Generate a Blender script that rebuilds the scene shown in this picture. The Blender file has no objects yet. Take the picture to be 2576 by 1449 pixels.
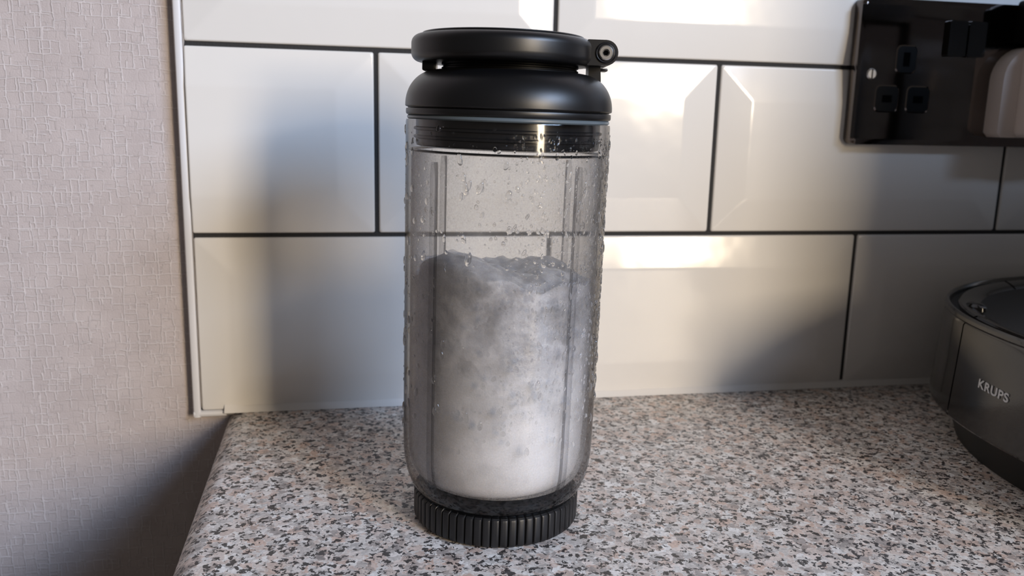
import bpy, bmesh, math, random
from mathutils import Vector, Matrix, noise
R = math.radians
rnd = random.Random(7)
scene = bpy.context.scene
COL = scene.collection

# ------------------------------------------------------------------ camera
# world: tiled wall = plane Y 0 (room towards -Y), worktop top = Z 0, metres
cam_d = bpy.data.cameras.new('camera'); cam = bpy.data.objects.new('camera', cam_d); COL.objects.link(cam)
rt = Vector((0.9810341, -0.1925078, 0.0226463)); dn = Vector((-0.0159582, -0.1966498, -0.9803439)); fw = Vector((0.1931772, 0.9613894, -0.1959923))
m = Matrix((rt, -dn, -fw)).transposed().to_4x4(); m.translation = Vector((-0.0200235, -0.4947807, 0.1708202))
cam.matrix_world = m
cam_d.sensor_width = 36.0; cam_d.lens = 36.0 * 2166.656 / 2576
cam_d.clip_start = 0.02; cam_d.clip_end = 60
cam_d.dof.use_dof = True; cam_d.dof.focus_distance = 0.345; cam_d.dof.aperture_fstop = 14.0
scene.camera = cam

# ------------------------------------------------------------------ world, lights, exposure
w = bpy.data.worlds.new('world'); scene.world = w; w.use_nodes = True
w.node_tree.nodes['Background'].inputs[0].default_value = (0.95, 0.88, 0.84, 1)
w.node_tree.nodes['Background'].inputs[1].default_value = 0.10
TGT = Vector((0.045, -0.147, 0.10))
def window_light(name, dirv, dist, sx, sy, col, power):
    d = Vector(dirv).normalized()
    l = bpy.data.lights.new(name, 'AREA'); l.shape = 'RECTANGLE'; l.size = sx; l.size_y = sy; l.color = col; l.energy = power
    o = bpy.data.objects.new(name, l); COL.objects.link(o); o.location = TGT + d * dist
    o.rotation_euler = (-d).to_track_quat('-Z', 'Y').to_euler(); return o
window_light('sunlit_window_light', (0.47, -1.0, 0.22), 2.6, 0.32, 0.75, (1.0, 0.82, 0.59), 45)
window_light('sky_window_light', (0.78, -1.0, 0.60), 2.3, 0.85, 0.60, (0.53, 0.70, 1.0), 50)
scene.view_settings.view_transform = 'Standard'; scene.view_settings.look = 'None'
scene.view_settings.exposure = 0.0; scene.view_settings.gamma = 1.0
scene.view_settings.use_curve_mapping = False
scene.cycles.max_bounces = 16; scene.cycles.transparent_max_bounces = 24; scene.cycles.transmission_bounces = 12
scene.cycles.use_denoising = True

# ------------------------------------------------------------------ helpers
def new_mat(name):
    mt = bpy.data.materials.new(name); mt.use_nodes = True
    nt = mt.node_tree; return mt, nt, nt.nodes['Principled BSDF']
def pmat(name, col, rough=0.5, metal=0.0, spec=0.5, coat=0.0, bump=None):
    mt, nt, b = new_mat(name)
    b.inputs['Base Color'].default_value = (*col, 1); b.inputs['Roughness'].default_value = rough
    b.inputs['Metallic'].default_value = metal; b.inputs['Specular IOR Level'].default_value = spec
    b.inputs['Coat Weight'].default_value = coat; b.inputs['Coat Roughness'].default_value = 0.05
    if bump:
        N = Nd(nt); tc = N('ShaderNodeTexCoord'); n = N('ShaderNodeTexNoise'); n.inputs['Scale'].default_value = bump[0]
        n.inputs['Detail'].default_value = 4; bp = N('ShaderNodeBump'); bp.inputs['Strength'].default_value = bump[1]; bp.inputs['Distance'].default_value = 0.0005
        nt.links.new(tc.outputs['Object'], n.inputs['Vector']); nt.links.new(n.outputs[0], bp.inputs['Height']); nt.links.new(bp.outputs[0], b.inputs['Normal'])
        if len(bump) > 2:
            mr = N('ShaderNodeMapRange'); mr.inputs[3].default_value = rough - bump[2]; mr.inputs[4].default_value = rough + bump[2]
            nt.links.new(n.outputs[0], mr.inputs[0]); nt.links.new(mr.outputs[0], b.inputs['Roughness'])
    return mt
def Nd(nt): return lambda t: nt.nodes.new(t)
def link(name, me, mats, parent=None, smooth=True):
    if smooth:
        for p in me.polygons: p.use_smooth = True
    for mt in (mats if isinstance(mats, (list, tuple)) else [mats]): me.materials.append(mt)
    o = bpy.data.objects.new(name, me); COL.objects.link(o)
    if parent: o.parent = parent
    return o
def obj(name, bm, mat, parent=None, smooth=True, sharp=35):
    me = bpy.data.meshes.new(name); bmesh.ops.recalc_face_normals(bm, faces=bm.faces)
    if smooth:
        for e in bm.edges:
            if len(e.link_faces) == 2 and e.calc_face_angle(0) > R(sharp): e.smooth = False
    bm.to_mesh(me); bm.free()
    return link(name, me, mat, parent, smooth)
def tag(o, label=None, cat=None, group=None, kind=None):
    for k, v in (('label', label), ('category', cat), ('group', group), ('kind', kind)):
        if v: o[k] = v
    return o
def empty(name, loc, label, cat, group=None):
    o = bpy.data.objects.new(name, None); COL.objects.link(o); o.location = loc; o.empty_display_size = 0.02
    return tag(o, label, cat, group)
def lathe(bm, prof, n=96, close=False, rfun=None):
    """prof: list of (r, z). r 0 makes a pole."""
    rings = []
    for (r, z) in prof:
        if r <= 1e-7: rings.append([bm.verts.new((0, 0, z))]); continue
        ring = []
        for i in range(n):
            a = 2 * math.pi * i / n; rr = rfun(r, z, i) if rfun else r
            ring.append(bm.verts.new((rr * math.cos(a), rr * math.sin(a), z)))
        rings.append(ring)
    pairs = list(zip(rings, rings[1:])) + ([(rings[-1], rings[0])] if close else [])
    for A, B in pairs:
        for i in range(n):
            j = (i + 1) % n
            if len(A) == 1 and len(B) == 1: continue
            if len(A) == 1: bm.faces.new((A[0], B[i], B[j]))
            elif len(B) == 1: bm.faces.new((A[i], A[j], B[0]))
            else: bm.faces.new((A[i], A[j], B[j], B[i]))
    return bm
def box(bm, x0, x1, y0, y1, z0, z1, bev=0, seg=2):
    g = bmesh.ops.create_cube(bm, size=1)
    vs = g['verts']
    for v in vs: v.co = Vector(((x0 + x1) / 2 + v.co.x * (x1 - x0), (y0 + y1) / 2 + v.co.y * (y1 - y0), (z0 + z1) / 2 + v.co.z * (z1 - z0)))
    if bev:
        es = list({e for v in vs for e in v.link_edges})
        bmesh.ops.bevel(bm, geom=es, offset=bev, segments=seg, profile=0.5, affect='EDGES')
    return bm
def bx(*a, **k): return box(bmesh.new(), *a, **k)
def extrude_poly(pts, axis_from, axis_to, plane):
    """pts 2D; plane 'xz' extruded over y, 'yz' over x, 'xy' over z"""
    bm = bmesh.new()
    def P(a, b, c): return {'xz': (a, c, b), 'yz': (c, a, b), 'xy': (a, b, c)}[plane]
    A = [bm.verts.new(P(a, b, axis_from)) for a, b in pts]; B = [bm.verts.new(P(a, b, axis_to)) for a, b in pts]
    n = len(pts)
    for i in range(n): bm.faces.new((A[i], A[(i + 1) % n], B[(i + 1) % n], B[i]))
    bm.faces.new(A); bm.faces.new(B[::-1]); return bm
def rrect(x0, x1, y0, y1, r, n=6):
    pts = []
    for cx, cy, a0 in ((x1 - r, y1 - r, 0), (x0 + r, y1 - r, 90), (x0 + r, y0 + r, 180), (x1 - r, y0 + r, 270)):
        for i in range(n + 1):
            a = R(a0 + 90 * i / n); pts.append((cx + r * math.cos(a), cy + r * math.sin(a)))
    return pts
def bevel_sharp(bm, off, seg=2, ang=30):
    es = [e for e in bm.edges if len(e.link_faces) == 2 and e.calc_face_angle(0) > R(ang)]
    bmesh.ops.bevel(bm, geom=es, offset=off, segments=seg, profile=0.5, affect='EDGES'); return bm

# ------------------------------------------------------------------ materials
M = {}
def mat_tile():
    mt, nt, b = new_mat('white_glaze'); N = Nd(nt)
    b.inputs['Base Color'].default_value = (0.80, 0.775, 0.74, 1); b.inputs['Roughness'].default_value = 0.13
    b.inputs['Specular IOR Level'].default_value = 0.5
    tc = N('ShaderNodeTexCoord'); n = N('ShaderNodeTexNoise'); n.inputs['Scale'].default_value = 28; n.inputs['Detail'].default_value = 2
    bp = N('ShaderNodeBump'); bp.inputs['Strength'].default_value = 0.25; bp.inputs['Distance'].default_value = 0.0012
    nt.links.new(tc.outputs['Object'], n.inputs['Vector']); nt.links.new(n.outputs[0], bp.inputs['Height']); nt.links.new(bp.outputs[0], b.inputs['Normal'])
    return mt
def mat_wallpaper():
    mt, nt, b = new_mat('embossed_wallpaper'); N = Nd(nt); L = nt.links.new
    b.inputs['Roughness'].default_value = 0.55; b.inputs['Specular IOR Level'].default_value = 0.35
    tc = N('ShaderNodeTexCoord'); mp = N('ShaderNodeMapping'); mp.inputs['Rotation'].default_value = (R(-90), 0, 0)
    L(tc.outputs['Object'], mp.inputs[0])
    nz = N('ShaderNodeTexNoise'); nz.inputs['Scale'].default_value = 110; nz.inputs['Detail'].default_value = 3
    L(mp.outputs[0], nz.inputs['Vector'])
    sub = N('ShaderNodeVectorMath'); sub.operation = 'SUBTRACT'; sub.inputs[1].default_value = (0.5, 0.5, 0.5); L(nz.outputs['Color'], sub.inputs[0])
    sc = N('ShaderNodeVectorMath'); sc.operation = 'SCALE'; sc.inputs['Scale'].default_value = 0.0028; L(sub.outputs[0], sc.inputs[0])
    ad = N('ShaderNodeVectorMath'); ad.operation = 'ADD'; L(mp.outputs[0], ad.inputs[0]); L(sc.outputs[0], ad.inputs[1])
    def lines(scale, bw, rh, off, sq, rot=False, shift=(0, 0, 0)):
        m2 = N('ShaderNodeMapping'); m2.inputs['Location'].default_value = shift
        if rot: m2.inputs['Rotation'].default_value = (0, 0, R(90))
        L(ad.outputs[0], m2.inputs[0])
        br = N('ShaderNodeTexBrick'); br.inputs['Scale'].default_value = scale; br.inputs['Mortar Size'].default_value = 0.032
        br.inputs['Mortar Smooth'].default_value = 0.6; br.inputs['Brick Width'].default_value = bw; br.inputs['Row Height'].default_value = rh
        br.offset = off; br.squash = sq; br.squash_frequency = 3; br.offset_frequency = 2
        br.inputs['Color1'].default_value = (0.35, 0.35, 0.35, 1); br.inputs['Color2'].default_value = (0.65, 0.65, 0.65, 1)
        L(m2.outputs[0], br.inputs['Vector']); return br
    a = lines(76, 0.62, 0.50, 0.37, 0.6); c = lines(82, 0.75, 0.52, 0.43, 0.6, True, (0.013, 0.007, 0)); d = lines(150, 0.95, 0.6, 0.3, 0.7, False, (0.03, 0.011, 0))
    def mask(scale, lo, hi, seed):
        v = N('ShaderNodeTexVoronoi'); v.distance = 'CHEBYCHEV'; v.inputs['Scale'].default_value = scale
        m3 = N('ShaderNodeMapping'); m3.inputs['Location'].default_value = (seed, seed * 0.7, 0); L(ad.outputs[0], m3.inputs[0]); L(m3.outputs[0], v.inputs['Vector'])
        mr = N('ShaderNodeMapRange'); mr.inputs[1].default_value = lo; mr.inputs[2].default_value = hi; L(v.outputs['Color'], mr.inputs[0]); return mr
    ma, mc, md = mask(150, 0.42, 0.5, 0.1), mask(150, 0.42, 0.5, 0.5), mask(170, 0.62, 0.7, 0.9)
    tot = None
    for br, mk, k in ((a, ma, 1), (c, mc, 1), (d, md, 0.6)):
        mu = N('ShaderNodeMath'); mu.operation = 'MULTIPLY'; L(br.outputs['Fac'], mu.inputs[0]); L(mk.outputs[0], mu.inputs[1])
        mk2 = N('ShaderNodeMath'); mk2.operation = 'MULTIPLY'; mk2.inputs[1].default_value = k; L(mu.outputs[0], mk2.inputs[0])
        if tot is None: tot = mk2
        else:
            mx = N('ShaderNodeMath'); mx.operation = 'MAXIMUM'; L(tot.outputs[0], mx.inputs[0]); L(mk2.outputs[0], mx.inputs[1]); tot = mx
    cl = N('ShaderNodeMath'); cl.operation = 'MULTIPLY'; cl.inputs[1].default_value = 0.35; L(a.outputs['Color'], cl.inputs[0])
    h = N('ShaderNodeMath'); h.operation = 'ADD'; L(tot.outputs[0], h.inputs[0]); L(cl.outputs[0], h.inputs[1])
    gr = N('ShaderNodeTexNoise'); gr.inputs['Scale'].default_value = 1500; gr.inputs['Detail'].default_value = 3; L(mp.outputs[0], gr.inputs['Vector'])
    g2 = N('ShaderNodeMath'); g2.operation = 'MULTIPLY'; g2.inputs[1].default_value = 0.55; L(gr.outputs[0], g2.inputs[0])
    h2 = N('ShaderNodeMath'); h2.operation = 'ADD'; L(h.outputs[0], h2.inputs[0]); L(g2.outputs[0], h2.inputs[1])
    bp = N('ShaderNodeBump'); bp.inputs['Strength'].default_value = 0.8; bp.inputs['Distance'].default_value = 0.0005
    L(h2.outputs[0], bp.inputs['Height']); L(bp.outputs[0], b.inputs['Normal'])
    big = N('ShaderNodeTexNoise'); big.inputs['Scale'].default_value = 60; big.inputs['Detail'].default_value = 6; L(mp.outputs[0], big.inputs['Vector'])
    cr = N('ShaderNodeMix'); cr.data_type = 'RGBA'; cr.inputs[6].default_value = (0.46, 0.40, 0.39, 1); cr.inputs[7].default_value = (0.64, 0.57, 0.555, 1)
    L(big.outputs[0], cr.inputs[0])
    lc = N('ShaderNodeMix'); lc.data_type = 'RGBA'; lc.inputs[7].default_value = (0.80, 0.74, 0.73, 1); L(cr.outputs[2], lc.inputs[6])
    lf = N('ShaderNodeMath'); lf.operation = 'MULTIPLY'; lf.inputs[1].default_value = 0.6; L(tot.outputs[0], lf.inputs[0]); L(lf.outputs[0], lc.inputs[0])
    L(lc.outputs[2], b.inputs['Base Color'])
    return mt
def mat_granite():
    mt, nt, b = new_mat('speckled_laminate'); N = Nd(nt); L = nt.links.new
    b.inputs['Specular IOR Level'].default_value = 0.4
    tc = N('ShaderNodeTexCoord')
    def warp(scale, amt, src):
        nz = N('ShaderNodeTexNoise'); nz.inputs['Scale'].default_value = scale; nz.inputs['Detail'].default_value = 3; L(src, nz.inputs['Vector'])
        s = N('ShaderNodeVectorMath'); s.operation = 'SUBTRACT'; s.inputs[1].default_value = (0.5, 0.5, 0.5); L(nz.outputs['Color'], s.inputs[0])
        k = N('ShaderNodeVectorMath'); k.operation = 'SCALE'; k.inputs['Scale'].default_value = amt; L(s.outputs[0], k.inputs[0])
        a = N('ShaderNodeVectorMath'); a.operation = 'ADD'; L(src, a.inputs[0]); L(k.outputs[0], a.inputs[1]); return a.outputs[0]
    wv = warp(320, 0.0075, tc.outputs['Object'])
    def vor(scale, vec, off=0.0):
        mp = N('ShaderNodeMapping'); mp.inputs['Location'].default_value = (off, off * 1.3, off * 0.4); L(vec, mp.inputs[0])
        v = N('ShaderNodeTexVoronoi'); v.inputs['Scale'].default_value = scale; L(mp.outputs[0], v.inputs['Vector'])
        sx = N('ShaderNodeSeparateColor'); L(v.outputs['Color'], sx.inputs[0]); return v, sx
    v1, s1 = vor(230, wv); v1.feature = 'SMOOTH_F1'; v1.inputs['Smoothness'].default_value = 0.22
    cr = N('ShaderNodeValToRGB'); cr.color_ramp.interpolation = 'LINEAR'
    els = [(0.0, (0.84, 0.81, 0.775)), (0.22, (0.60, 0.48, 0.42)), (0.36, (0.76, 0.73, 0.70)), (0.50, (0.50, 0.455, 0.425)), (0.62, (0.88, 0.86, 0.84)), (0.80, (0.66, 0.50, 0.42)), (0.93, (0.42, 0.38, 0.36))]
    cr.color_ramp.elements[0].position = 0; cr.color_ramp.elements[0].color = (*els[0][1], 1)
    cr.color_ramp.elements[1].position = els[1][0]; cr.color_ramp.elements[1].color = (*els[1][1], 1)
    for p, c in els[2:]: e = cr.color_ramp.elements.new(p); e.color = (*c, 1)
    L(s1.outputs[0], cr.inputs[0])
    # fine grain brightness
    fn = N('ShaderNodeTexNoise'); fn.inputs['Scale'].default_value = 700; fn.inputs['Detail'].default_value = 4; L(tc.outputs['Object'], fn.inputs['Vector'])
    mr = N('ShaderNodeMapRange'); mr.inputs[1].default_value = 0.3; mr.inputs[2].default_value = 0.7; mr.inputs[3].default_value = 0.84; mr.inputs[4].default_value = 1.2; L(fn.outputs[0], mr.inputs[0])
    mu = N('ShaderNodeMix'); mu.data_type = 'RGBA'; mu.blend_type = 'MULTIPLY'; mu.inputs[0].default_value = 1; L(cr.outputs[0], mu.inputs[6]); L(mr.outputs[0], mu.inputs[7])
    # dark flecks : small cells clustered by noise
    wv2 = warp(480, 0.0042, tc.outputs['Object'])
    v2, s2 = vor(600, wv2, 3.1)
    cn = N('ShaderNodeTexNoise'); cn.inputs['Scale'].default_value = 260; cn.inputs['Detail'].default_value = 2; L(tc.outputs['Object'], cn.inputs['Vector'])
    t = N('ShaderNodeMath'); t.operation = 'MULTIPLY_ADD'; t.inputs[1].default_value = 1.5; t.inputs[2].default_value = -0.525; L(cn.outputs[0], t.inputs[0])
    lt = N('ShaderNodeMath'); lt.operation = 'LESS_THAN'; L(s2.outputs[0], lt.inputs[0]); L(t.outputs[0], lt.inputs[1])
    dk = N('ShaderNodeMix'); dk.data_type = 'RGBA'; dk.inputs[7].default_value = (0.022, 0.021, 0.023, 1)
    df = N('ShaderNodeMath'); df.operation = 'MULTIPLY'; df.inputs[1].default_value = 0.93; L(lt.outputs[0], df.inputs[0]); L(df.outputs[0], dk.inputs[0]); L(mu.outputs[2], dk.inputs[6])
    # mid grey flecks
    v3, s3 = vor(300, wv, 7.7)
    lt3 = N('ShaderNodeMath'); lt3.operation = 'LESS_THAN'; lt3.inputs[1].default_value = 0.13; L(s3.outputs[1], lt3.inputs[0])
    d3 = N('ShaderNodeMath'); d3.operation = 'MULTIPLY'; d3.inputs[1].default_value = 0.38; L(lt3.outputs[0], d3.inputs[0])
    gk = N('ShaderNodeMix'); gk.data_type = 'RGBA'; gk.inputs[7].default_value = (0.13, 0.12, 0.12, 1); L(d3.outputs[0], gk.inputs[0]); L(dk.outputs[2], gk.inputs[6])
    L(gk.outputs[2], b.inputs['Base Color'])
    b.inputs['Roughness'].default_value = 0.42
    bn = N('ShaderNodeTexNoise'); bn.inputs['Scale'].default_value = 900; bn.inputs['Detail'].default_value = 2; L(tc.outputs['Object'], bn.inputs['Vector'])
    bp = N('ShaderNodeBump'); bp.inputs['Strength'].default_value = 0.25; bp.inputs['Distance'].default_value = 0.0002; L(bn.outputs[0], bp.inputs['Height']); L(bp.outputs[0], b.inputs['Normal'])
    return mt
def mat_clear(name, centre, edge, rough=0.03, fog=0.0, fogscale=900, fogcol=(0.85, 0.86, 0.88), power=2.2):
    """thin clear plastic: straight-through transparency that thickens (absorbs) at grazing angles, plus surface gloss and condensation"""
    mt = bpy.data.materials.new(name); mt.use_nodes = True; nt = mt.node_tree; nt.nodes.clear(); N = Nd(nt); L = nt.links.new
    out = N('ShaderNodeOutputMaterial')
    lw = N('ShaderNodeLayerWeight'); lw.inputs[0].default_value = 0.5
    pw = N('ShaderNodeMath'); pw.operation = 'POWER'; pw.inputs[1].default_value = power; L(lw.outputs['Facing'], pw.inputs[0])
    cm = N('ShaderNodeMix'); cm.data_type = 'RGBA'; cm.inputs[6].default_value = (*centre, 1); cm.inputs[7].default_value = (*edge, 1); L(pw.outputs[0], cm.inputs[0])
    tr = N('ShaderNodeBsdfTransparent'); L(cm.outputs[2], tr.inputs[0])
    gl = N('ShaderNodeBsdfGlossy'); gl.inputs['Roughness'].default_value = rough
    # thin wall: both faces reflect like air-to-plastic
    ge = N('ShaderNodeNewGeometry'); io = N('ShaderNodeMapRange'); io.inputs[3].default_value = 1.45; io.inputs[4].default_value = 1 / 1.45
    L(ge.outputs['Backfacing'], io.inputs[0])
    fr = N('ShaderNodeFresnel'); L(io.outputs[0], fr.inputs[0])
    last = tr.outputs[0]
    if fog:
        tc = N('ShaderNodeTexCoord')
        nz = N('ShaderNodeTexNoise'); nz.inputs['Scale'].default_value = fogscale; nz.inputs['Detail'].default_value = 3; L(tc.outputs['Object'], nz.inputs['Vector'])
        n2 = N('ShaderNodeTexNoise'); n2.inputs['Scale'].default_value = 55; n2.inputs['Detail'].default_value = 3; L(tc.outputs['Object'], n2.inputs['Vector'])
        mr = N('ShaderNodeMapRange'); mr.inputs[1].default_value = 0.35; mr.inputs[2].default_value = 0.68; mr.inputs[3].default_value = fog * 0.6; mr.inputs[4].default_value = fog * 1.3; L(nz.outputs[0], mr.inputs[0])
        m2 = N('ShaderNodeMapRange'); m2.inputs[1].default_value = 0.35; m2.inputs[2].default_value = 0.65; m2.inputs[3].default_value = 0.6; m2.inputs[4].default_value = 1.25; L(n2.outputs[0], m2.inputs[0])
        m0 = N('ShaderNodeMath'); m0.operation = 'MULTIPLY'; L(mr.outputs[0], m0.inputs[0]); L(m2.outputs[0], m0.inputs[1])
        ed = N('ShaderNodeMath'); ed.operation = 'MULTIPLY_ADD'; ed.inputs[1].default_value = 2.2; ed.inputs[2].default_value = 0.8; L(pw.outputs[0], ed.inputs[0])   # the film is seen more edge-on
        mm = N('ShaderNodeMath'); mm.operation = 'MULTIPLY'; mm.use_clamp = True; L(m0.outputs[0], mm.inputs[0]); L(ed.outputs[0], mm.inputs[1])
        df = N('ShaderNodeBsdfDiffuse'); df.inputs[0].default_value = (*fogcol, 1); tl = N('ShaderNodeBsdfTranslucent'); tl.inputs[0].default_value = (*fogcol, 1)
        mx = N('ShaderNodeMixShader'); mx.inputs[0].default_value = 0.5; L(df.outputs[0], mx.inputs[1]); L(tl.outputs[0], mx.inputs[2])
        mf = N('ShaderNodeMixShader'); L(mm.outputs[0], mf.inputs[0]); L(last, mf.inputs[1]); L(mx.outputs[0], mf.inputs[2]); last = mf.outputs[0]
    ms = N('ShaderNodeMixShader'); L(fr.outputs[0], ms.inputs[0]); L(last, ms.inputs[1]); L(gl.outputs[0], ms.inputs[2]); L(ms.outputs[0], out.inputs[0])
    return mt
def mat_ice():
    mt, nt, b = new_mat('crushed_ice'); N = Nd(nt); L = nt.links.new
    tc = N('ShaderNodeTexCoord'); sx = N('ShaderNodeSeparateXYZ'); L(tc.outputs['Object'], sx.inputs[0])
    nb = N('ShaderNodeTexNoise'); nb.inputs['Scale'].default_value = 42; nb.inputs['Detail'].default_value = 5; nb.inputs['Roughness'].default_value = 0.6; L(tc.outputs['Object'], nb.inputs['Vector'])
    # packed dry snow at the bottom turning into wet grey slush higher up
    a = N('ShaderNodeMath'); a.operation = 'MULTIPLY_ADD'; a.inputs[1].default_value = 0.085; a.inputs[2].default_value = -0.0425; L(nb.outputs[0], a.inputs[0])
    z = N('ShaderNodeMath'); z.operation = 'ADD'; L(sx.outputs[2], z.inputs[0]); L(a.outputs[0], z.inputs[1])
    mr = N('ShaderNodeMapRange'); mr.inputs[1].default_value = 0.045; mr.inputs[2].default_value = 0.092; L(z.outputs[0], mr.inputs[0])
    c = N('ShaderNodeMix'); c.data_type = 'RGBA'; c.inputs[6].default_value = (0.80, 0.80, 0.82, 1); c.inputs[7].default_value = (0.45, 0.45, 0.475, 1); L(mr.outputs[0], c.inputs[0])
    n2 = N('ShaderNodeTexNoise'); n2.inputs['Scale'].default_value = 110; n2.inputs['Detail'].default_value = 6; L(tc.outputs['Object'], n2.inputs['Vector'])
    m2 = N('ShaderNodeMapRange'); m2.inputs[1].default_value = 0.5; m2.inputs[2].default_value = 0.66; m2.inputs[4].default_value = 0.35; L(n2.outputs[0], m2.inputs[0])
    c2 = N('ShaderNodeMix'); c2.data_type = 'RGBA'; c2.inputs[7].default_value = (0.60, 0.60, 0.62, 1); L(m2.outputs[0], c2.inputs[0]); L(c.outputs[2], c2.inputs[6])
    # separate lumps of ice frozen together: clearer grey and frosted white pieces
    wn = N('ShaderNodeTexNoise'); wn.inputs['Scale'].default_value = 120; wn.inputs['Detail'].default_value = 4; L(tc.outputs['Object'], wn.inputs['Vector'])
    ws = N('ShaderNodeVectorMath'); ws.operation = 'SCALE'; ws.inputs['Scale'].default_value = 0.010; L(wn.outputs['Color'], ws.inputs[0])
    wa = N('ShaderNodeVectorMath'); wa.operation = 'ADD'; L(tc.outputs['Object'], wa.inputs[0]); L(ws.outputs[0], wa.inputs[1])
    vo = N('ShaderNodeTexVoronoi'); vo.feature = 'SMOOTH_F1'; vo.inputs['Scale'].default_value = 75; vo.inputs['Smoothness'].default_value = 0.12; L(wa.outputs[0], vo.inputs['Vector'])
    vs = N('ShaderNodeSeparateColor'); L(vo.outputs['Color'], vs.inputs[0])
    vr = N('ShaderNodeMapRange'); vr.inputs[3].default_value = 0.80; vr.inputs[4].default_value = 1.22; L(vs.outputs[0], vr.inputs[0])
    vf = N('ShaderNodeMapRange'); vf.inputs[3].default_value = 0.15; vf.inputs[4].default_value = 0.9; L(mr.outputs[0], vf.inputs[0])
    vm2 = N('ShaderNodeMix'); vm2.data_type = 'RGBA'; vm2.blend_type = 'MULTIPLY'; L(vf.outputs[0], vm2.inputs[0]); L(c2.outputs[2], vm2.inputs[6]); L(vr.outputs[0], vm2.inputs[7])
    L(vm2.outputs[2], b.inputs['Base Color'])
    al = N('ShaderNodeMapRange'); al.inputs[1].default_value = 0.060; al.inputs[2].default_value = 0.115; al.inputs[3].default_value = 1.0; al.inputs[4].default_value = 0.80; L(z.outputs[0], al.inputs[0])
    al2 = N('ShaderNodeMath'); al2.operation = 'ADD'; L(al.outputs[0], al2.inputs[0]); L(m2.outputs[0], al2.inputs[1]); al2.use_clamp = True; L(al2.outputs[0], b.inputs['Alpha'])
    b.inputs['Roughness'].default_value = 0.35; b.inputs['Subsurface Weight'].default_value = 1.0; b.inputs['Subsurface Radius'].default_value = (0.9, 1.0, 1.1); b.inputs['Subsurface Scale'].default_value = 0.008
    fn = N('ShaderNodeTexNoise'); fn.inputs['Scale'].default_value = 1300; fn.inputs['Detail'].default_value = 4; L(tc.outputs['Object'], fn.inputs['Vector'])
    vv = N('ShaderNodeTexVoronoi'); vv.inputs['Scale'].default_value = 420; L(tc.outputs['Object'], vv.inputs['Vector'])
    vm = N('ShaderNodeMath'); vm.operation = 'MULTIPLY'; L(vv.outputs['Distance'], vm.inputs[0]); L(mr.outputs[0], vm.inputs[1])
    ad = N('ShaderNodeMath'); ad.operation = 'ADD'; L(fn.outputs[0], ad.inputs[0]); L(vm.outputs[0], ad.inputs[1])
    bp = N('ShaderNodeBump'); bp.inputs['Strength'].default_value = 0.5; bp.inputs['Distance'].default_value = 0.0005; L(ad.outputs[0], bp.inputs['Height']); L(bp.outputs[0], b.inputs['Normal'])
    return mt
M['tile'] = mat_tile(); M['wallpaper'] = mat_wallpaper(); M['granite'] = mat_granite()
M['grout'] = pmat('charcoal_grout', (0.028, 0.027, 0.027), 0.9, bump=(900, 0.8))
M['pvc'] = pmat('white_pvc_trim', (0.80, 0.79, 0.80), 0.25)
M['sealant'] = pmat('white_silicone', (0.82, 0.79, 0.76), 0.35)
M['caulk'] = pmat('crumbly_grey_caulk', (0.40, 0.36, 0.33), 0.9, bump=(700, 1.0))
M['black'] = pmat('satin_black_plastic', (0.0035, 0.0035, 0.0042), 0.37, spec=0.5, bump=(9000, 0.05))
M['black_ribbed'] = pmat('black_ribbed_rubber', (0.010, 0.010, 0.011), 0.42, spec=0.45)
M['insert'] = pmat('inner_black_plastic', (0.008, 0.008, 0.009), 0.22)
M['seal'] = pmat('smoky_silicone_seal', (0.10, 0.125, 0.145), 0.3)
M['steel'] = pmat('brushed_steel', (0.72, 0.70, 0.68), 0.28, metal=1.0)
M['recess'] = pmat('dark_recess', (0.002, 0.002, 0.002), 0.6, spec=0.0)
M['nickel'] = pmat('black_nickel', (0.16, 0.14, 0.13), 0.05, metal=1.0, bump=(6, 0.05))
M['piano'] = pmat('gloss_black_plastic', (0.004, 0.004, 0.004), 0.08)
M['matte_black'] = pmat('matt_black_plastic', (0.003, 0.003, 0.003), 0.45, spec=0.08)
M['adapter'] = pmat('pale_plastic', (0.74, 0.65, 0.60), 0.35)
M['appliance'] = pmat('gloss_charcoal_plastic', (0.014, 0.0125, 0.012), 0.12, coat=0.3, bump=(1500, 0.04))
M['appliance_base'] = pmat('matt_charcoal_plastic', (0.006, 0.006, 0.006), 0.5)
M['burnt'] = pmat('burnt_coated_plate', (0.012, 0.010, 0.009), 0.35, bump=(260, 1.6, 0.25))
nt = M['burnt'].node_tree; N = Nd(nt); tc = N('ShaderNodeTexCoord'); n1 = N('ShaderNodeTexNoise'); n1.inputs['Scale'].default_value = 420; n1.inputs['Detail'].default_value = 6
nt.links.new(tc.outputs['Object'], n1.inputs['Vector']); q1 = N('ShaderNodeMapRange'); q1.inputs[1].default_value = 0.54; q1.inputs[2].default_value = 0.64; nt.links.new(n1.outputs[0], q1.inputs[0])
x1 = N('ShaderNodeMix'); x1.data_type = 'RGBA'; x1.inputs[6].default_value = (0.006, 0.005, 0.005, 1); x1.inputs[7].default_value = (0.16, 0.13, 0.10, 1); nt.links.new(q1.outputs[0], x1.inputs[0]); nt.links.new(x1.outputs[2], nt.nodes['Principled BSDF'].inputs['Base Color'])
M['print'] = pmat('silver_print', (0.55, 0.55, 0.55), 0.35)
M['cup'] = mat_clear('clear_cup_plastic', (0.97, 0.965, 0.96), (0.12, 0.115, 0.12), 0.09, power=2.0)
M['fogged'] = mat_clear('fogged_cup_lining', (0.96, 0.955, 0.95), (0.34, 0.33, 0.33), 0.15, fog=0.22, fogscale=1500, fogcol=(0.78, 0.76, 0.74))
M['rib'] = mat_clear('clear_rib_plastic', (0.80, 0.80, 0.81), (0.18, 0.18, 0.19), 0.05, power=1.2)
mt, nt, b = new_mat('water'); b.inputs['Transmission Weight'].default_value = 1; b.inputs['IOR'].default_value = 1.33; b.inputs['Roughness'].default_value = 0.0; M['water'] = mt
M['ice'] = mat_ice()
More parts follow.
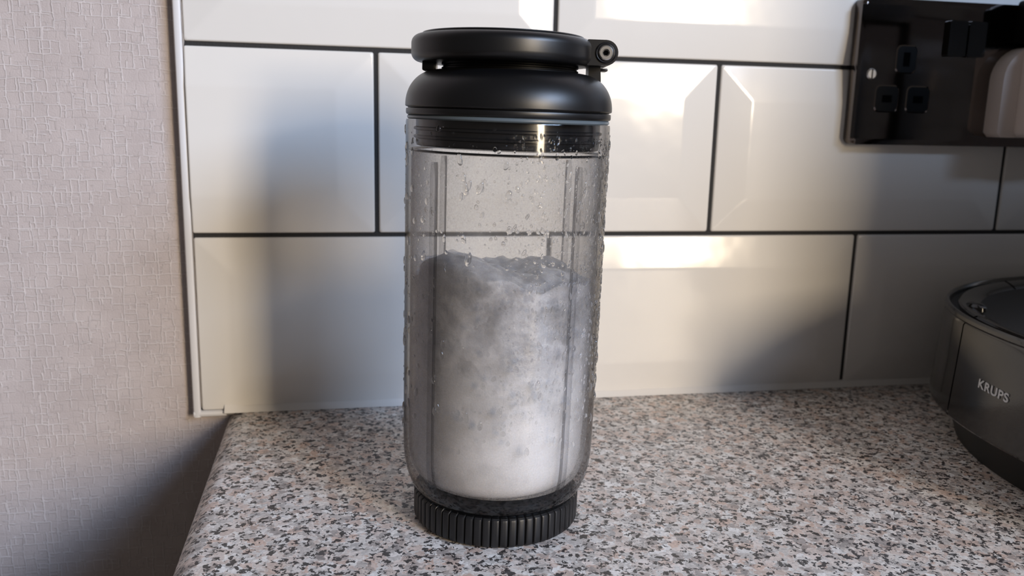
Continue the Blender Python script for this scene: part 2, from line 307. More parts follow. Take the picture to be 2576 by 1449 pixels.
M['floor'] = pmat('brown_vinyl_floor', (0.12, 0.09, 0.07), 0.5)
M['cabinet'] = pmat('dark_cabinet_paint', (0.05, 0.045, 0.042), 0.4)

# ------------------------------------------------------------------ room shell
WY = 0.0095          # wallpaper plane, behind the tiles
tag(obj('wall_back', bx(-1.6, 1.6, WY, WY + 0.1, -0.9, 1.5), M['wallpaper'], smooth=False), 'beige embossed wallpaper wall beside white tiling', kind='structure')
tag(obj('floor', bx(-1.8, 2.2, -3.5, WY + 0.1, -0.93, -0.9), M['floor'], smooth=False), 'brown floor below the worktop', kind='structure')

# tiles ------------------------------------------------------------
PX, PZ, JT = 0.2025, 0.1023, 0.0024
XL = -0.1003         # left end of tiling
splash = empty('wall_tiling', (0, 0, 0), 'glossy white bevelled metro tiles with dark grout', 'wall tiling')
splash['kind'] = 'structure'; del splash['category']
g = obj('grout', bx(XL, 0.92, 0.0014, WY, 0.0005, 0.4105), M['grout'], splash, smooth=False)
def tile_bm(x0, x1, z0, z1, cut_l=None):
    bm = bmesh.new(); bv, rise = 0.0205, 0.0024
    def ring(d, y): return [bm.verts.new(p) for p in ((x0 + d, y, z0 + d), (x1 - d, y, z0 + d), (x1 - d, y, z1 - d), (x0 + d, y, z1 - d))]
    r0, r1, r2 = ring(0, WY), ring(0, 0.0), ring(bv, -rise)
    for A, B in ((r0, r1), (r1, r2)):
        for i in range(4): bm.faces.new((A[i], A[(i + 1) % 4], B[(i + 1) % 4], B[i]))
    bm.faces.new(r2); bm.faces.new(r0[::-1]); bmesh.ops.recalc_face_normals(bm, faces=bm.faces)
    if cut_l is not None:
        bmesh.ops.bisect_plane(bm, geom=bm.verts[:] + bm.edges[:] + bm.faces[:], plane_co=(cut_l, 0, 0), plane_no=(-1, 0, 0), clear_outer=True)
        bmesh.ops.holes_fill(bm, edges=[e for e in bm.edges if len(e.link_faces) == 1])
    es = [e for e in bm.edges if min(v.co.y for v in e.verts) < 0.005 and e.calc_face_angle(0) > R(4) ]
    bmesh.ops.bevel(bm, geom=es, offset=0.0011, segments=3, profile=0.5, affect='EDGES', clamp_overlap=True)
    return bm
h = JT / 2
tiles = []
for row in range(4):
    z0, z1 = PZ * row + (h if row else 0.0012), PZ * (row + 1) - h
    off = 0.0 if row % 2 == 1 else PX / 2
    k = -1
    while True:
        x0 = k * PX + off + h; x1 = (k + 1) * PX + off - h; k += 1
        if x0 > 0.86: break
        if x1 < XL: continue
        x0c = max(x0, XL)
        bmt = tile_bm(x0, x1, z0, z1, XL if x0 < XL - 0.002 else None)
        o = obj('tile', bmt, M['tile'], splash, sharp=60)
        md = o.modifiers.new('wn', 'WEIGHTED_NORMAL'); md.keep_sharp = True
        tiles.append(o)
tag(obj('trim_1', extrude_poly([(-0.1050 , WY)] + [(-0.1016 + 0.0036 * math.cos(R(a)) - 0.0, 0.0022 - 0.0040 * math.sin(R(a))) for a in range(180, -1, -20)][0:0] +
        [(-0.1052, 0.0030), (-0.1050, 0.0010), (-0.1043, -0.0004), (-0.1030, -0.0010), (-0.1016, -0.0008), (-0.1008, 0.0002), (-0.1008, WY)], -0.0026, 0.62, 'xy'), M['pvc']), 'white plastic edge trim at left end of tiles', kind='structure')
tag(obj('trim_2', extrude_poly([(WY, -0.0030), (0.0030, -0.0030), (0.0010, -0.0028), (-0.0004, -0.0021), (-0.0009, -0.0009), (-0.0006, 0.0004), (0.0004, 0.0009), (WY, 0.0009)], -0.1046, -0.0868, 'yz'), M['pvc']), 'short white plastic edge trim under the tile corner', kind='structure')
# caulk line between trim and tiles (uneven)
bm = bmesh.new(); prev = None
for i in range(160):
    z = 0.003 + i * 0.0026; x = -0.10055 + 0.00035 * noise.noise(Vector((0, 0, z * 210))); y = 0.0006 + 0.0005 * noise.noise(Vector((5, 0, z * 160)))
    wd = 0.00045 + (0.0006 if 0.199 < z < 0.245 else 0) * abs(noise.noise(Vector((9, 0, z * 300)))) * 2
    c = [bm.verts.new((x - wd, y + 0.001, z)), bm.verts.new((x, y - 0.0004, z)), bm.verts.new((x + wd, y + 0.001, z))]
    if prev:
        bm.faces.new((prev[0], prev[1], c[1], c[0])); bm.faces.new((prev[1], prev[2], c[2], c[1]))
    prev = c
tag(obj('trim_3', bm, M['caulk']), 'crumbling grey caulk line between trim and tiles', kind='structure')
# silicone bead along the worktop
bm = bmesh.new(); prev = None
for i in range(240):
    x = -0.0875 + i * 0.0041
    k = 0.0034 + 0.0006 * noise.noise(Vector((x * 30, 0, 0))) + (0.0012 if i < 3 else 0)
    c = [bm.verts.new((x, 0.004, k + 0.0012)), bm.verts.new((x, -0.0007, k)), bm.verts.new((x, -0.0022, k * 0.45)), bm.verts.new((x, -0.0036, 0.0002)), bm.verts.new((x, 0.004, -0.0035 if i < 2 else 0.0))]
    if prev:
        for a in range(4): bm.faces.new((prev[a], prev[a + 1], c[a + 1], c[a]))
    else: bm.faces.new(c)
    prev = c
tag(obj('trim_4', bm, M['sealant']), 'white silicone bead where tiles meet the worktop', kind='structure')

# ------------------------------------------------------------------ worktop
prof = []
r = 0.012; xl = -0.0872
for i in range(9):
    a = R(180 - 90 * i / 8); prof.append((xl + r + r * math.cos(a), -r + r * math.sin(a)))
pts = prof + [(1.1, 0.0), (1.1, -0.038)] + [(xl + 0.004, -0.038), (xl, -0.034)]
wt = tag(obj('worktop', extrude_poly(pts, -0.62, WY, 'xz'), M['granite']), 'speckled grey and pink stone-look worktop with rounded end', 'worktop')
bm = bx(-0.060, 1.1, -0.58, WY - 0.002, -0.899, -0.0385, bev=0.001)
tag(obj('base_cabinet', bm, M['cabinet'], smooth=False), 'dark base cabinet carrying the speckled worktop', 'cabinet')

# ------------------------------------------------------------------ bottle
view_az = R(10.5)
bottle = empty('drink_bottle', (0.04458, -0.14704, 0.0003), 'clear drink bottle with black flip lid and ribbed black base, full of ice', 'bottle')
yaw = Matrix.Rotation(-view_az, 4, 'Z'); fwdv = Vector((math.sin(view_az), math.cos(view_az), 0)); LEAN = 0.0125
BM = Matrix.Translation(bottle.location) @ Matrix.Rotation(LEAN, 4, fwdv) @ yaw
bottle.matrix_world = BM
# ribbed base: 62 rounded ridges with narrow grooves
NR = 62; SUB = 8
def ridge(r, z, i):
    if r < 0.0335: return r
    t = (i % SUB) / SUB
    return r - 0.0012 * (1 - min(1.0, (math.sin(math.pi * t) * 2.1)) ** 0.8 if t else 1.0)
base_prof = [(0.0, 0.0005), (0.0300, 0.0), (0.0345, 0.0), (0.0354, 0.0008), (0.0357, 0.0018), (0.0357, 0.0112), (0.0354, 0.0120), (0.0345, 0.0125), (0.0330, 0.0125), (0.0325, 0.0118), (0.0322, 0.0070), (0.0, 0.0070)]
obj('base_cap', lathe(bmesh.new(), base_prof, NR * SUB, rfun=ridge), M['black_ribbed'], bottle, sharp=28)
obj('seat_ring', lathe(bmesh.new(), [(0.0, 0.0125), (0.0270, 0.0125), (0.0300, 0.0118), (0.0318, 0.0105), (0.0320, 0.0075), (0.0, 0.0075)], 128), M['insert'], bottle)
obj('blade_seat', lathe(bmesh.new(), [(0.0, 0.0172), (0.0290, 0.0172), (0.0322, 0.0164), (0.0334, 0.0150), (0.0322, 0.0128), (0.0, 0.0128)], 96), M['insert'], bottle)
cup_prof = [(0.0298, 0.0100), (0.0318, 0.0106), (0.0338, 0.0120), (0.0357, 0.0142), (0.0374, 0.0172), (0.0388, 0.0210), (0.0398, 0.0255), (0.0404, 0.0310), (0.0406, 0.0400), (0.0408, 0.1000), (0.0410, 0.1500), (0.0410, 0.1670), (0.0408, 0.1680), (0.0396, 0.1680)]
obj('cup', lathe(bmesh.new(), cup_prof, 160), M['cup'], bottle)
lin = [(0.0, 0.0178), (0.0260, 0.0178), (0.0315, 0.0188), (0.0345, 0.0205), (0.0366, 0.0240), (0.0380, 0.0300), (0.0384, 0.0400), (0.0386, 0.1000), (0.0388, 0.1560)]
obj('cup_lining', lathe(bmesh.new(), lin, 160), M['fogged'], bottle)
def cyl_ring(name, r, z, hgt, t, mat):
    obj(name, lathe(bmesh.new(), [(r, z), (r + t, z + hgt * 0.3), (r + t, z + hgt * 0.7), (r, z + hgt), (r - t, z + hgt * 0.5)], 160, close=True), mat, bottle)
# ribs moulded into the cup wall
def rib_bm(ang, z0, z1, wd):
    bm = bmesh.new(); path = []
    for i in range(28):
        z = z0 + (z1 - z0) * i / 27
        rr = 0.0388
        for (ra, za), (rb, zb) in zip(cup_prof, cup_prof[1:]):
            if za <= z <= zb: rr = ra + (rb - ra) * (z - za) / (zb - za) - 0.0022
        path.append((rr, z))
    prev = None
    for i, (rr, z) in enumerate(path):
        k = 1.0 if 0 < i < 27 else 0.55
        c = []
        for dt, dr in ((-wd / 2, 0.0008), (-wd / 2 * 0.8, -0.0008), (-wd / 2 * 0.4, -0.0016), (wd / 2 * 0.4, -0.0016), (wd / 2 * 0.8, -0.0008), (wd / 2, 0.0008)):
            a = ang + dt * k / rr; r_ = rr + dr
            c.append(bm.verts.new((r_ * math.cos(a), r_ * math.sin(a), z)))
        if prev:
            for q in range(5): bm.faces.new((prev[q], prev[q + 1], c[q + 1], c[q]))
        else: bm.faces.new(c)
        prev = c
    bm.faces.new(prev); return bm
for a in (-135, -45.5, 45, 135): obj('rib', rib_bm(R(a), 0.0155, 0.1525, 0.0028), M['rib'], bottle)
# lid
obj('threaded_insert', lathe(bmesh.new(), [(0.0, 0.1575), (0.0350, 0.1575), (0.0366, 0.1580), (0.0370, 0.1592), (0.0370, 0.1606), (0.0378, 0.1610), (0.0378, 0.1618), (0.0370, 0.1622), (0.0370, 0.1638), (0.0378, 0.1642), (0.0378, 0.1650), (0.0370, 0.1654), (0.0370, 0.1690), (0.0, 0.1690)], 128), M['insert'], bottle)
cyl_ring('sealing_ring', 0.0388, 0.1557, 0.0010, 0.0011, M['insert'])
obj('silicone_seal', lathe(bmesh.new(), [(0.0385, 0.1681), (0.0400, 0.1681), (0.0405, 0.1686), (0.0405, 0.1693), (0.0400, 0.1698), (0.0385, 0.1698)], 160, close=True), M['seal'], bottle)
obj('collar', lathe(bmesh.new(), [(0.0, 0.1698), (0.0404, 0.1698), (0.0408, 0.1701), (0.0410, 0.1705), (0.0410, 0.1719), (0.0409, 0.1722), (0.0402, 0.1723), (0.0, 0.1723)], 160), M['black'], bottle)
dome = [(0.0, 0.1724), (0.0402, 0.1724), (0.0404, 0.1728), (0.0410, 0.1729), (0.0413, 0.1733)]
for i in range(0, 25):
    t = R(90 * i / 24); dome.append((0.0280 + 0.0133 * math.cos(t) ** 0.92 if i < 24 else 0.0280, 0.1738 + 0.0136 * math.sin(t)))
dome += [(0.0270, 0.1875), (0.0268, 0.1880), (0.0, 0.1880)]
ld = obj('lid', lathe(bmesh.new(), dome, 160), M['black'], bottle)
obj('spout_neck', lathe(bmesh.new(), [(0.0, 0.1878), (0.0272, 0.1878), (0.0272, 0.1884), (0.0266, 0.1887), (0.0266, 0.1892), (0.0272, 0.1895), (0.0272, 0.1903), (0.0, 0.1903)], 96), M['matte_black'], bottle)
# flip cap: flat disc with rounded rim, raised top plate, hinge block on the right, latch lip on the left
cap = empty('flip_cap', (0, 0, 0), None, None); cap.parent = bottle
cap.location = (-0.0030, 0, 0)
CR = 0.0362; z0, z1 = 0.1902, 0.2006; f = 0.0034
cp = [(0.0, z0)]
for i in range(9): t = R(90 * i / 8); cp.append((CR - f + f * math.sin(t), z0 + f - f * math.cos(t)))
for i in range(9): t = R(90 * i / 8); cp.append((CR - f + f * math.cos(t), z1 - f + f * math.sin(t)))
cp += [(0.0, z1)]
obj('cap_disc', lathe(bmesh.new(), cp, 128), M['black'], cap)
obj('top_plate', lathe(bmesh.new(), [(0.0, z1 - 0.0002), (0.0316, z1 - 0.0002), (0.0320, z1 + 0.0004), (0.0318, z1 + 0.0008), (0.0310, z1 + 0.0010), (0.0, z1 + 0.0010)], 128), M['black'], cap)
hx, hz, hr = 0.0394, (0.1902 + 0.2015) / 2 - 0.0004, 0.0048     # hinge pin axis (local to the cap)
pts = [(0.0325, hz - hr), (0.0325, hz + hr)] + [(hx + hr * math.cos(R(a)), hz + hr * math.sin(R(a))) for a in range(90, -91, -12)]
bmh = extrude_poly(pts, -0.0130, 0.0130, 'xz'); bevel_sharp(bmh, 0.0007, 2, 40)
obj('hinge_block', bmh, M['black'], cap, sharp=50)
bmb = bmesh.new(); lathe(bmb, [(0.0, 0.0002), (0.00122, 0.0002), (0.00125, 0.0010), (0.0014, 0.0012), (0.0024, 0.0012), (0.0028, 0.0009), (0.0029, 0.0003), (0.0029, -0.0012), (0.0, -0.0012)], 48)
bmesh.ops.transform(bmb, matrix=Matrix.Translation((hx, -0.0131, hz)) @ Matrix.Rotation(R(90), 4, 'X'), verts=bmb.verts)
obj('hinge_bolt', bmb, M['steel'], cap)['label'] = 'silver socket-head hinge bolt'
bmb = bmesh.new(); lathe(bmb, [(0.0, 0.0005), (0.00110, 0.0005), (0.00110, -0.0002), (0.0, -0.0002)], 6)
bmesh.ops.transform(bmb, matrix=Matrix.Translation((hx, -0.0131, hz)) @ Matrix.Rotation(R(90), 4, 'X'), verts=bmb.verts)
obj('hex_socket', bmb, M['recess'], cap, smooth=False)
bmr = bmesh.new(); lathe(bmr, [(0.0031, 0.0003), (0.0036, 0.0006), (0.0040, 0.0002), (0.0040, -0.0006), (0.0031, -0.0006)], 48, close=True)
bmesh.ops.transform(bmr, matrix=Matrix.Translation((hx, -0.0131, hz)) @ Matrix.Rotation(R(90), 4, 'X'), verts=bmr.verts)
obj('bolt_collar', bmr, M['black'], cap)
obj('latch_lip', bx(-0.0315, -0.0262, -0.006, 0.006, z0 - 0.0034, z0 + 0.001, bev=0.0006), M['black'], cap)
obj('hinge_bracket', bevel_sharp(extrude_poly([(0.0308, 0.1795), (0.0352, 0.1795), (0.0358, 0.1850), (0.0354, 0.1905), (0.0375, 0.1945), (0.0335, 0.1950), (0.0308, 0.1905)], -0.0060, 0.0060, 'xz'), 0.0005), M['black'], bottle, sharp=50)
obj('bracket_pin', bx(0.0352, 0.0386, -0.004, 0.004, 0.1890, 0.1901, bev=0.0004), M['black'], bottle)

# ice ------------------------------------------------------------
def ice_bm():
    bm = bmesh.new(); n, rows = 120, 90
    ztop = 0.107
    def R0(z):
        rr = 0.0362
        for (ra, za), (rb, zb) in zip(lin, lin[1:]):
            if za <= z <= zb and zb > za: rr = ra + (rb - ra) * (z - za) / (zb - za)
        return min(rr - 0.0012, 0.0374)
    rings = []
    for j in range(rows + 1):
        t = j / rows
        if t < 0.80:
            z = 0.0198 + (ztop - 0.0198) * (t / 0.80); k = 1.0
        else:
            u = (t - 0.80) / 0.20; z = ztop; k = 1 - u
        ring = []
        for i in range(n):
            a = 2 * math.pi * i / n
            rr = R0(z) * k
            x, y = rr * math.cos(a), rr * math.sin(a)
            # surface height varies: a peak to the left of the middle, a lower shelf to the right
            hz_ = 0.0
            if z > 0.085:
                s = min(1, (z - 0.085) / (ztop - 0.085))
                dx = x + 0.017; pk = 0.0125 * math.exp(-(dx * dx * 1.2 + (y + 0.022) ** 2) / 0.00022)
                hz_ = s * (pk + 0.005 * noise.noise(Vector((x * 60, y * 60, 1.3))) + 0.0018 * noise.noise(Vector((x * 190, y * 190, 4.3))) - 0.04 * max(0, x - 0.012))
            if k == 1.0:
                amp = min(1, max(0, (z - 0.045) / 0.04))
                dr = -amp * (0.0030 * max(0, noise.noise(Vector((x * 85, y * 85, z * 85))) + 0.12) + 0.0012 * abs(noise.noise(Vector((x * 300, y * 300, z * 300)))))
                dr -= 0.0016 * max(0, math.cos(a - R(-40))) ** 2 * (1 - min(1, max(0, (z - 0.04) / 0.02)))
                x += dr * math.cos(a); y += dr * math.sin(a)
            if rr < 1e-6 : ring.append(None); continue
            ring.append(bm.verts.new((x, y, z + hz_)))
        if ring[0] is None: ring = [bm.verts.new((0, 0, ztop + 0.001))]
        rings.append(ring)
    for A, B in zip(rings, rings[1:]):
        for i in range(n):
            j = (i + 1) % n
            if len(B) == 1: bm.faces.new((A[i], A[j], B[0]))
            else: bm.faces.new((A[i], A[j], B[j], B[i]))
    bm.faces.new(rings[0][::-1]); return bm
ice = obj('crushed_ice', ice_bm(), M['ice'], sharp=80)
ice.matrix_world = BM
tag(ice, 'white crushed ice packed inside the clear bottle, grey and slushy on top', 'ice', kind='stuff')

# water drops on the cup (outside), one loose film of condensation
def drops(name, n, rng, zlo, zhi, smin, smax, surf_off, inward, amin, amax, parent, seed):
    q = random.Random(seed); verts, faces = [], []
    def wall(z):
        for (ra, za), (rb, zb) in zip(cup_prof, cup_prof[1:]):
            if za <= z <= zb and zb > za: return ra + (rb - ra) * (z - za) / (zb - za)
        return 0.041
    for _ in range(n):
        z = zlo + (zhi - zlo) * q.random() ** rng; a = R(q.uniform(amin, amax))
        s = smin + (smax - smin) * q.random() ** 4
        el = q.uniform(1.0, 1.35) if s < 0.6 * smax else q.uniform(1.1, 2.2); sk = q.uniform(-0.3, 0.3)
        rr = wall(z) + surf_off
        er = Vector((math.cos(a), math.sin(a), 0)); et = Vector((-math.sin(a), math.cos(a), 0)); ez = Vector((0, 0, 1))
        c = er * rr + ez * z; sg = -1 if inward else 1; b0 = len(verts); K = 8 if s < 0.0006 else 14
        for ph, rad in ((0, 1.0), (28, 0.93), (55, 0.62)):
            hh = math.sin(R(ph)) * 0.62
            for k in range(K):
                t = 2 * math.pi * k / K; wob = 1 + (0.12 * math.sin(2 * t + a * 7) if s > 0.0005 else 0)
                u, v = math.cos(t) * rad * s * wob, math.sin(t) * rad * s * el * wob
                u *= 1 - 0.25 * (v / (s * el)); u += sk * v
                verts.append(c + et * u + ez * v + er * (sg * hh * s))
        verts.append(c + er * (sg * 0.62 * s))
        for L_ in range(2):
            for k in range(K):
                k2 = (k + 1) % K; faces.append((b0 + L_ * K + k, b0 + L_ * K + k2, b0 + (L_ + 1) * K + k2, b0 + (L_ + 1) * K + k))
        top = b0 + 3 * K
        for k in range(K): faces.append((b0 + 2 * K + k, b0 + 2 * K + (k + 1) % K, top))
    me = bpy.data.meshes.new(name); me.from_pydata([tuple(v) for v in verts], [], faces); me.update()
    o = link(name, me, M['water'], parent)
    o['kind'] = 'stuff'; return o
drops('water_drops', 1200, 0.75, 0.040, 0.166, 0.00016, 0.0012, -0.00004, False, -205, 25, bottle, 3)
drops('water_drops', 4200, 0.8, 0.050, 0.164, 0.00009, 0.0006, -0.00003, False, -90, 20, bottle, 5)
drops('water_drops', 260, 0.8, 0.060, 0.152, 0.0002, 0.0010, -0.0001, False, 20, 160, bottle, 9)

# ------------------------------------------------------------------ socket plate
sock = empty('wall_socket', (0.2858, 0, 0.1585), 'shiny black double wall socket with silver screw on the tiles', 'socket')
SX, SZ, SY = 0.2858, 0.1585, -0.0028
def S(bmx): bmesh.ops.translate(bmx, verts=bmx.verts, vec=(-SX, 0, -SZ)); return bmx
bmp = extrude_poly(rrect(SX, SX + 0.147, SZ, SZ + 0.0862, 0.004), SY - 0.0075, SY, 'xz'); 
es = [e for e in bmp.edges if all(abs(v.co.y - (SY - 0.0075)) < 1e-5 for v in e.verts)]
bmesh.ops.bevel(bmp, geom=es, offset=0.0034, segments=5, profile=0.55, affect='EDGES')
obj('face_plate', S(bmp), M['nickel'], sock, sharp=50)
PY = SY - 0.0075
bms = bmesh.new(); lathe(bms, [(0.0, 0.0008), (0.0026, 0.0008), (0.0033, 0.0003), (0.0034, -0.0004), (0.0, -0.0004)], 32)
bmesh.ops.transform(bms, matrix=Matrix.Translation((0.2960, PY, 0.2005)) @ Matrix.Rotation(R(90), 4, 'X'), verts=bms.verts)
sc_ = obj('screw', S(bms), M['steel'], sock); sc_['label'] = 'slotted silver screw'
obj('screw_slot', S(bx(0.29565, 0.29635, PY - 0.0010, PY - 0.0003, 0.1977, 0.2033)), M['recess'], sc_, smooth=False)
def insert(cx, cz, w_, h_, hole):
    bmi = extrude_poly(rrect(cx - w_ / 2, cx + w_ / 2, cz - h_ / 2, cz + h_ / 2, 0.0032), PY - 0.0006, PY + 0.001, 'xz'); bevel_sharp(bmi, 0.0004, 2, 50)
    o = obj('socket_aperture', S(bmi), M['matte_black'], sock, sharp=50)
    hw, hh = hole
    obj('pin_hole', S(bx(cx - hw / 2, cx + hw / 2, PY - 0.0008, PY - 0.0002, cz - hh / 2, cz + hh / 2)), M['recess'], o, smooth=False)
    fr = bmesh.new()
    P1, P2 = rrect(cx - w_ / 2 - 0.0007, cx + w_ / 2 + 0.0007, cz - h_ / 2 - 0.0007, cz + h_ / 2 + 0.0007, 0.0036), rrect(cx - w_ / 2, cx + w_ / 2, cz - h_ / 2, cz + h_ / 2, 0.0032)
    A = [fr.verts.new((a, PY, b_)) for a, b_ in P1]; Bv = [fr.verts.new((a, PY - 0.0005, b_)) for a, b_ in P2]
    for i in range(len(A)): fr.faces.new((A[i], A[(i + 1) % len(A)], Bv[(i + 1) % len(A)], Bv[i]))
    obj('aperture_rim', S(fr), M['nickel'], o)
for gx in (0.0,):
    insert(0.3077 + gx, 0.1862, 0.0150, 0.0150, (0.0064, 0.0042))
    insert(0.3290 + gx, 0.1862, 0.0150, 0.0150, (0.0064, 0.0042))
    insert(0.3184 + gx, 0.2098, 0.0130, 0.0155, (0.0042, 0.0082))
for cx in (0.3500, 0.3635):
    bmk = extrude_poly(rrect(cx - 0.0061, cx + 0.0061, 0.2125, 0.2335, 0.0012, 3), PY - 0.0030, PY + 0.001, 'xz'); bevel_sharp(bmk, 0.0010, 3, 40)
    obj('rocker_switch', S(bmk), M['piano'], sock, sharp=50)

ad = empty('plug_adapter', (0.378, PY, 0.1645), 'pale rounded plug adapter in the right side of the black socket', 'plug')
AX, AZ = 0.378, 0.1645
pts = []
for i in range(9): a = R(180 - 90 * i / 8); pts.append((AX + 0.021 + 0.021 * math.cos(a), AZ + 0.0345 + 0.0205 * math.sin(a)))
pts += [(0.4400, AZ + 0.055), (0.4400, AZ), (AX + 0.003, AZ), (AX, AZ + 0.003)]
bma = extrude_poly(pts, PY - 0.0120, PY, 'xz'); bevel_sharp(bma, 0.0012, 3, 45)
bmesh.ops.translate(bma, verts=bma.verts, vec=(-AX, -PY, -AZ)); obj('adapter_back', bma, M['adapter'], ad, sharp=60)
pts = rrect(AX + 0.0115, 0.4560, AZ + 0.0004, AZ + 0.0555, 0.004)
bma = extrude_poly(pts, PY - 0.0300, PY - 0.0115, 'xz'); bevel_sharp(bma, 0.0015, 3, 45)
bmesh.ops.translate(bma, verts=bma.verts, vec=(-AX, -PY, -AZ)); obj('adapter_body', bma, M['adapter'], ad, sharp=60)
bp_ = empty('black_plug', (0.393, PY, 0.2205), 'black plug block above the pale adapter at the right edge', 'plug')
bmk = extrude_poly(rrect(0.3915, 0.4450, 0.2215, 0.2475, 0.003), PY - 0.0300, PY, 'xz'); bevel_sharp(bmk, 0.0012, 3, 45)
bmesh.ops.translate(bmk, verts=bmk.verts, vec=(-0.393, -PY, -0.2205)); obj('plug_body', bmk, M['matte_black'], bp_, sharp=60)
bmk = bx(0.4450, 0.4520, PY - 0.0200, PY - 0.0080, 0.2290, 0.2400, bev=0.0025); bmesh.ops.translate(bmk, verts=bmk.verts, vec=(-0.393, -PY, -0.2205))
obj('cable_grip', bmk, M['matte_black'], bp_)

# ------------------------------------------------------------------ small kitchen appliance at the right edge
EX, EY, EA, EB = 0.470, -0.180, 0.1845, 0.172
app = empty('kitchen_appliance', (EX, EY, 0), 'oval gloss black kitchen appliance with silver lettering at the right edge', 'appliance')
def ell(t, d):
    c, s = math.cos(t), math.sin(t); k = 2 / 2.3
    return ((EA - d) * math.copysign(abs(c) ** k, c), (EB - d) * math.copysign(abs(s) ** k, s))
def ell_t(px, py): return min((i * math.pi / 1800 for i in range(3600)), key=lambda t: (ell(t, 0)[0] + EX - px) ** 2 + (ell(t, 0)[1] + EY - py) ** 2)
def eband(prof, t0=0.0, t1=2 * math.pi, n=160, closed_ends=False):
    bm = bmesh.new(); full = abs(t1 - t0 - 2 * math.pi) < 1e-6; cols = []
    N_ = n if full else n + 1
    for i in range(N_):
        t = t0 + (t1 - t0) * i / n; cols.append([bm.verts.new((*ell(t, d), z)) for d, z in prof])
    for i in range(n):
        A, B = cols[i], cols[(i + 1) % N_] if full else cols[i + 1]
        for k in range(len(prof) - 1): bm.faces.new((A[k], B[k], B[k + 1], A[k + 1]))
    if closed_ends == 'cap':
        bm.faces.new([c[-1] for c in cols]); bm.faces.new([c[0] for c in cols][::-1])
    return bm
obj('base', eband([(0.0125, 0.0), (0.0115, 0.004), (0.0080, 0.013), (0.0025, 0.0205), (0.003, 0.024)], closed_ends='cap'), M['appliance_base'], app)
tA = ell_t(0.2945, -0.1165); tB = ell_t(0.3110, -0.0775)
gap = 0.0040
skin = [(0.0002, 0.0205), (-0.0018, 0.0212), (-0.0025, 0.0222), (-0.0010, 0.0500), (0.0, 0.0705), (0.0006, 0.0715), (0.0022, 0.0718)]
obj('core', eband([(0.0020, 0.0200), (0.0020, 0.0715)], closed_ends='cap'), M['appliance_base'], app)
tA, tB = tA % (2 * math.pi), tB % (2 * math.pi)     # tB < tA : both on the far-left quarter
obj('side_panel', eband(skin, tB + 0.002, tA - gap, 24), M['appliance'], app)
obj('side_panel', eband(skin, tA + gap, tA + 2.6, 80), M['appliance'], app)
obj('side_panel', eband(skin, tA + 2.6 + gap, tB + 2 * math.pi - 0.002, 80), M['appliance'], app)
obj('rim', eband([(0.0006, 0.0715), (0.0, 0.0725), (0.0003, 0.0742), (0.0012, 0.0751), (0.0022, 0.0750), (0.0029, 0.0740), (0.0031, 0.0700)]), M['appliance'], app)
obj('top_plate', eband([(0.0066, 0.0690), (0.0068, 0.0736), (0.0078, 0.0744), (0.0110, 0.0740), (0.0150, 0.0728), (0.0180, 0.0712), (0.0192, 0.0690)]), M['appliance'], app)
obj('gap_strip', eband([(0.0030, 0.0690), (0.0070, 0.0690)]), M['recess'], app)
obj('heating_plate', eband([(0.0185, 0.0695), (0.0215, 0.0688), (0.0300, 0.0680), (0.0400, 0.0676), (0.0440, 0.0684), (0.0480, 0.0672), (0.1000, 0.0672)], closed_ends='cap'), M['burnt'], app)
# seams on the top plate and a small knob
def on_top(px, py, z): return (px - EX, py - EY, z)
bmk = bmesh.new(); lathe(bmk, [(0.0, 0.004), (0.0035, 0.0038), (0.0050, 0.0024), (0.0055, 0.0), (0.0, -0.004)], 32)
bmesh.ops.transform(bmk, matrix=Matrix.Translation(on_top(0.3235, -0.088, 0.0712)) @ Matrix.Scale(1.3, 4, (0, 1, 0)), verts=bmk.verts)
obj('latch_button', bmk, M['piano'], app)
for t in (ell_t(0.3930, -0.0185), ell_t(0.2950, -0.1100)):
    bmz = bmesh.new(); cs = []
    prof = [(0.0066, 0.0737), (0.0078, 0.0745), (0.0110, 0.0741), (0.0150, 0.0729), (0.0180, 0.0713)]
    for dt in (-0.0035, 0.0035): cs.append([bmz.verts.new((*ell(t + dt + (d - 0.006) * 4, d), z + 0.0001)) for d, z in prof])
    for k in range(len(prof) - 1): bmz.faces.new((cs[0][k], cs[0][k + 1], cs[1][k + 1], cs[1][k]))
    obj('panel_seam', bmz, M['recess'], app)
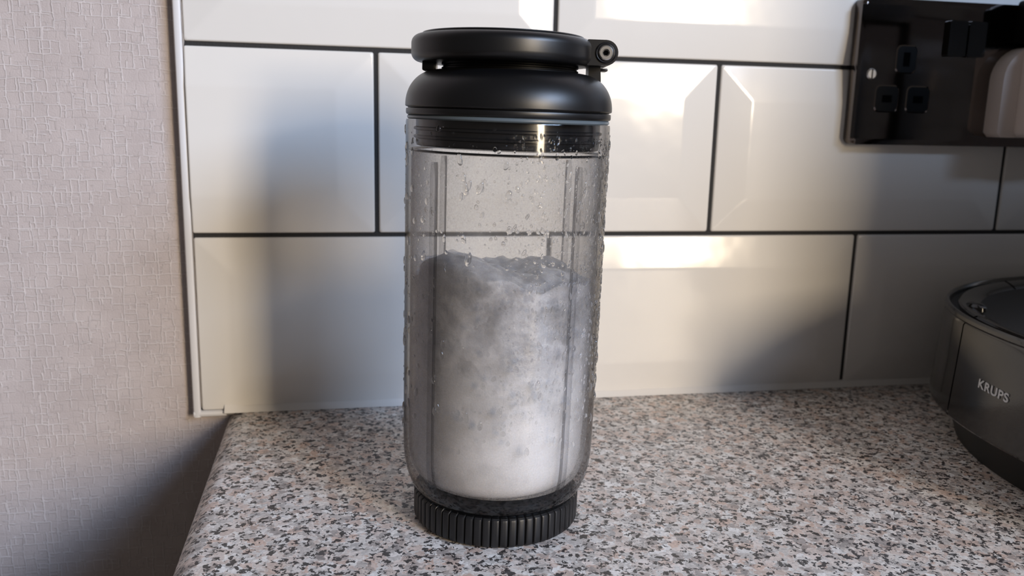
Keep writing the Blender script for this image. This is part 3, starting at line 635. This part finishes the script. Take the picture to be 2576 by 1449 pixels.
bmk = bmesh.new(); lathe(bmk, [(0.0110 + 0.0020 * math.cos(R(a)), 0.0020 * math.sin(R(a))) for a in range(0, 360, 45)], 40, close=True)
bmesh.ops.transform(bmk, matrix=Matrix.Translation(on_top(0.385, -0.075, 0.0690)), verts=bmk.verts)
obj('raised_ring', bmk, M['piano'], app)
# lettering on the side, following the wall of the oval
fc = bpy.data.curves.new('lettering', 'FONT'); fc.body = 'KRUPS'; fc.size = 0.0060; fc.extrude = 0.00025; fc.offset = 0.00014; fc.space_character = 1.12
ft = bpy.data.objects.new('lettering_curve', fc); COL.objects.link(ft); bpy.context.view_layer.update()
fm = bpy.data.meshes.new_from_object(ft); bpy.data.objects.remove(ft)
fo = link('lettering', fm, M['print'], app, smooth=False)
def wall_x(y, z):      # outer face of the side panel at this height
    d = 0.0025 - 0.0015 * min(1, max(0, (z - 0.0222) / 0.0278))
    return EX - (EA + d) * (1 - abs((y - EY) / (EB + d)) ** 2.3) ** (1 / 2.3)
for v in fm.vertices:
    y = -0.1400 - v.co.x * 1.20; z = 0.0450 + v.co.y - 0.03 * v.co.x
    v.co = (wall_x(y, z) - 0.0002 - v.co.z - EX, y - EY, z)

# unseen block added to shade the right-hand tiles; its coffee machine form is invented
shade_blk = empty('shade_block', (0.62, -0.48, 0), 'tall black unseen block added beyond the right edge to shade the tiles', 'light blocker')
def T(bm_): bmesh.ops.translate(bm_, verts=bm_.verts, vec=(-0.62, 0.48, 0)); return bm_
obj('block_foot', T(bx(0.45, 0.76, -0.52, -0.37, 0.0, 0.035, bev=0.006)), M['appliance_base'], shade_blk)
obj('block_column', T(bx(0.54, 0.76, -0.52, -0.37, 0.035, 0.30, bev=0.006)), M['appliance'], shade_blk)
obj('block_head', T(bx(0.45, 0.76, -0.52, -0.37, 0.28, 0.400, bev=0.012)), M['appliance'], shade_blk)
obj('block_side', T(bx(0.45, 0.54, -0.51, -0.38, 0.035, 0.28, bev=0.004)), M['appliance'], shade_blk)
obj('block_nose', T(bx(0.60, 0.63, -0.535, -0.505, 0.23, 0.29, bev=0.004)), M['matte_black'], shade_blk)
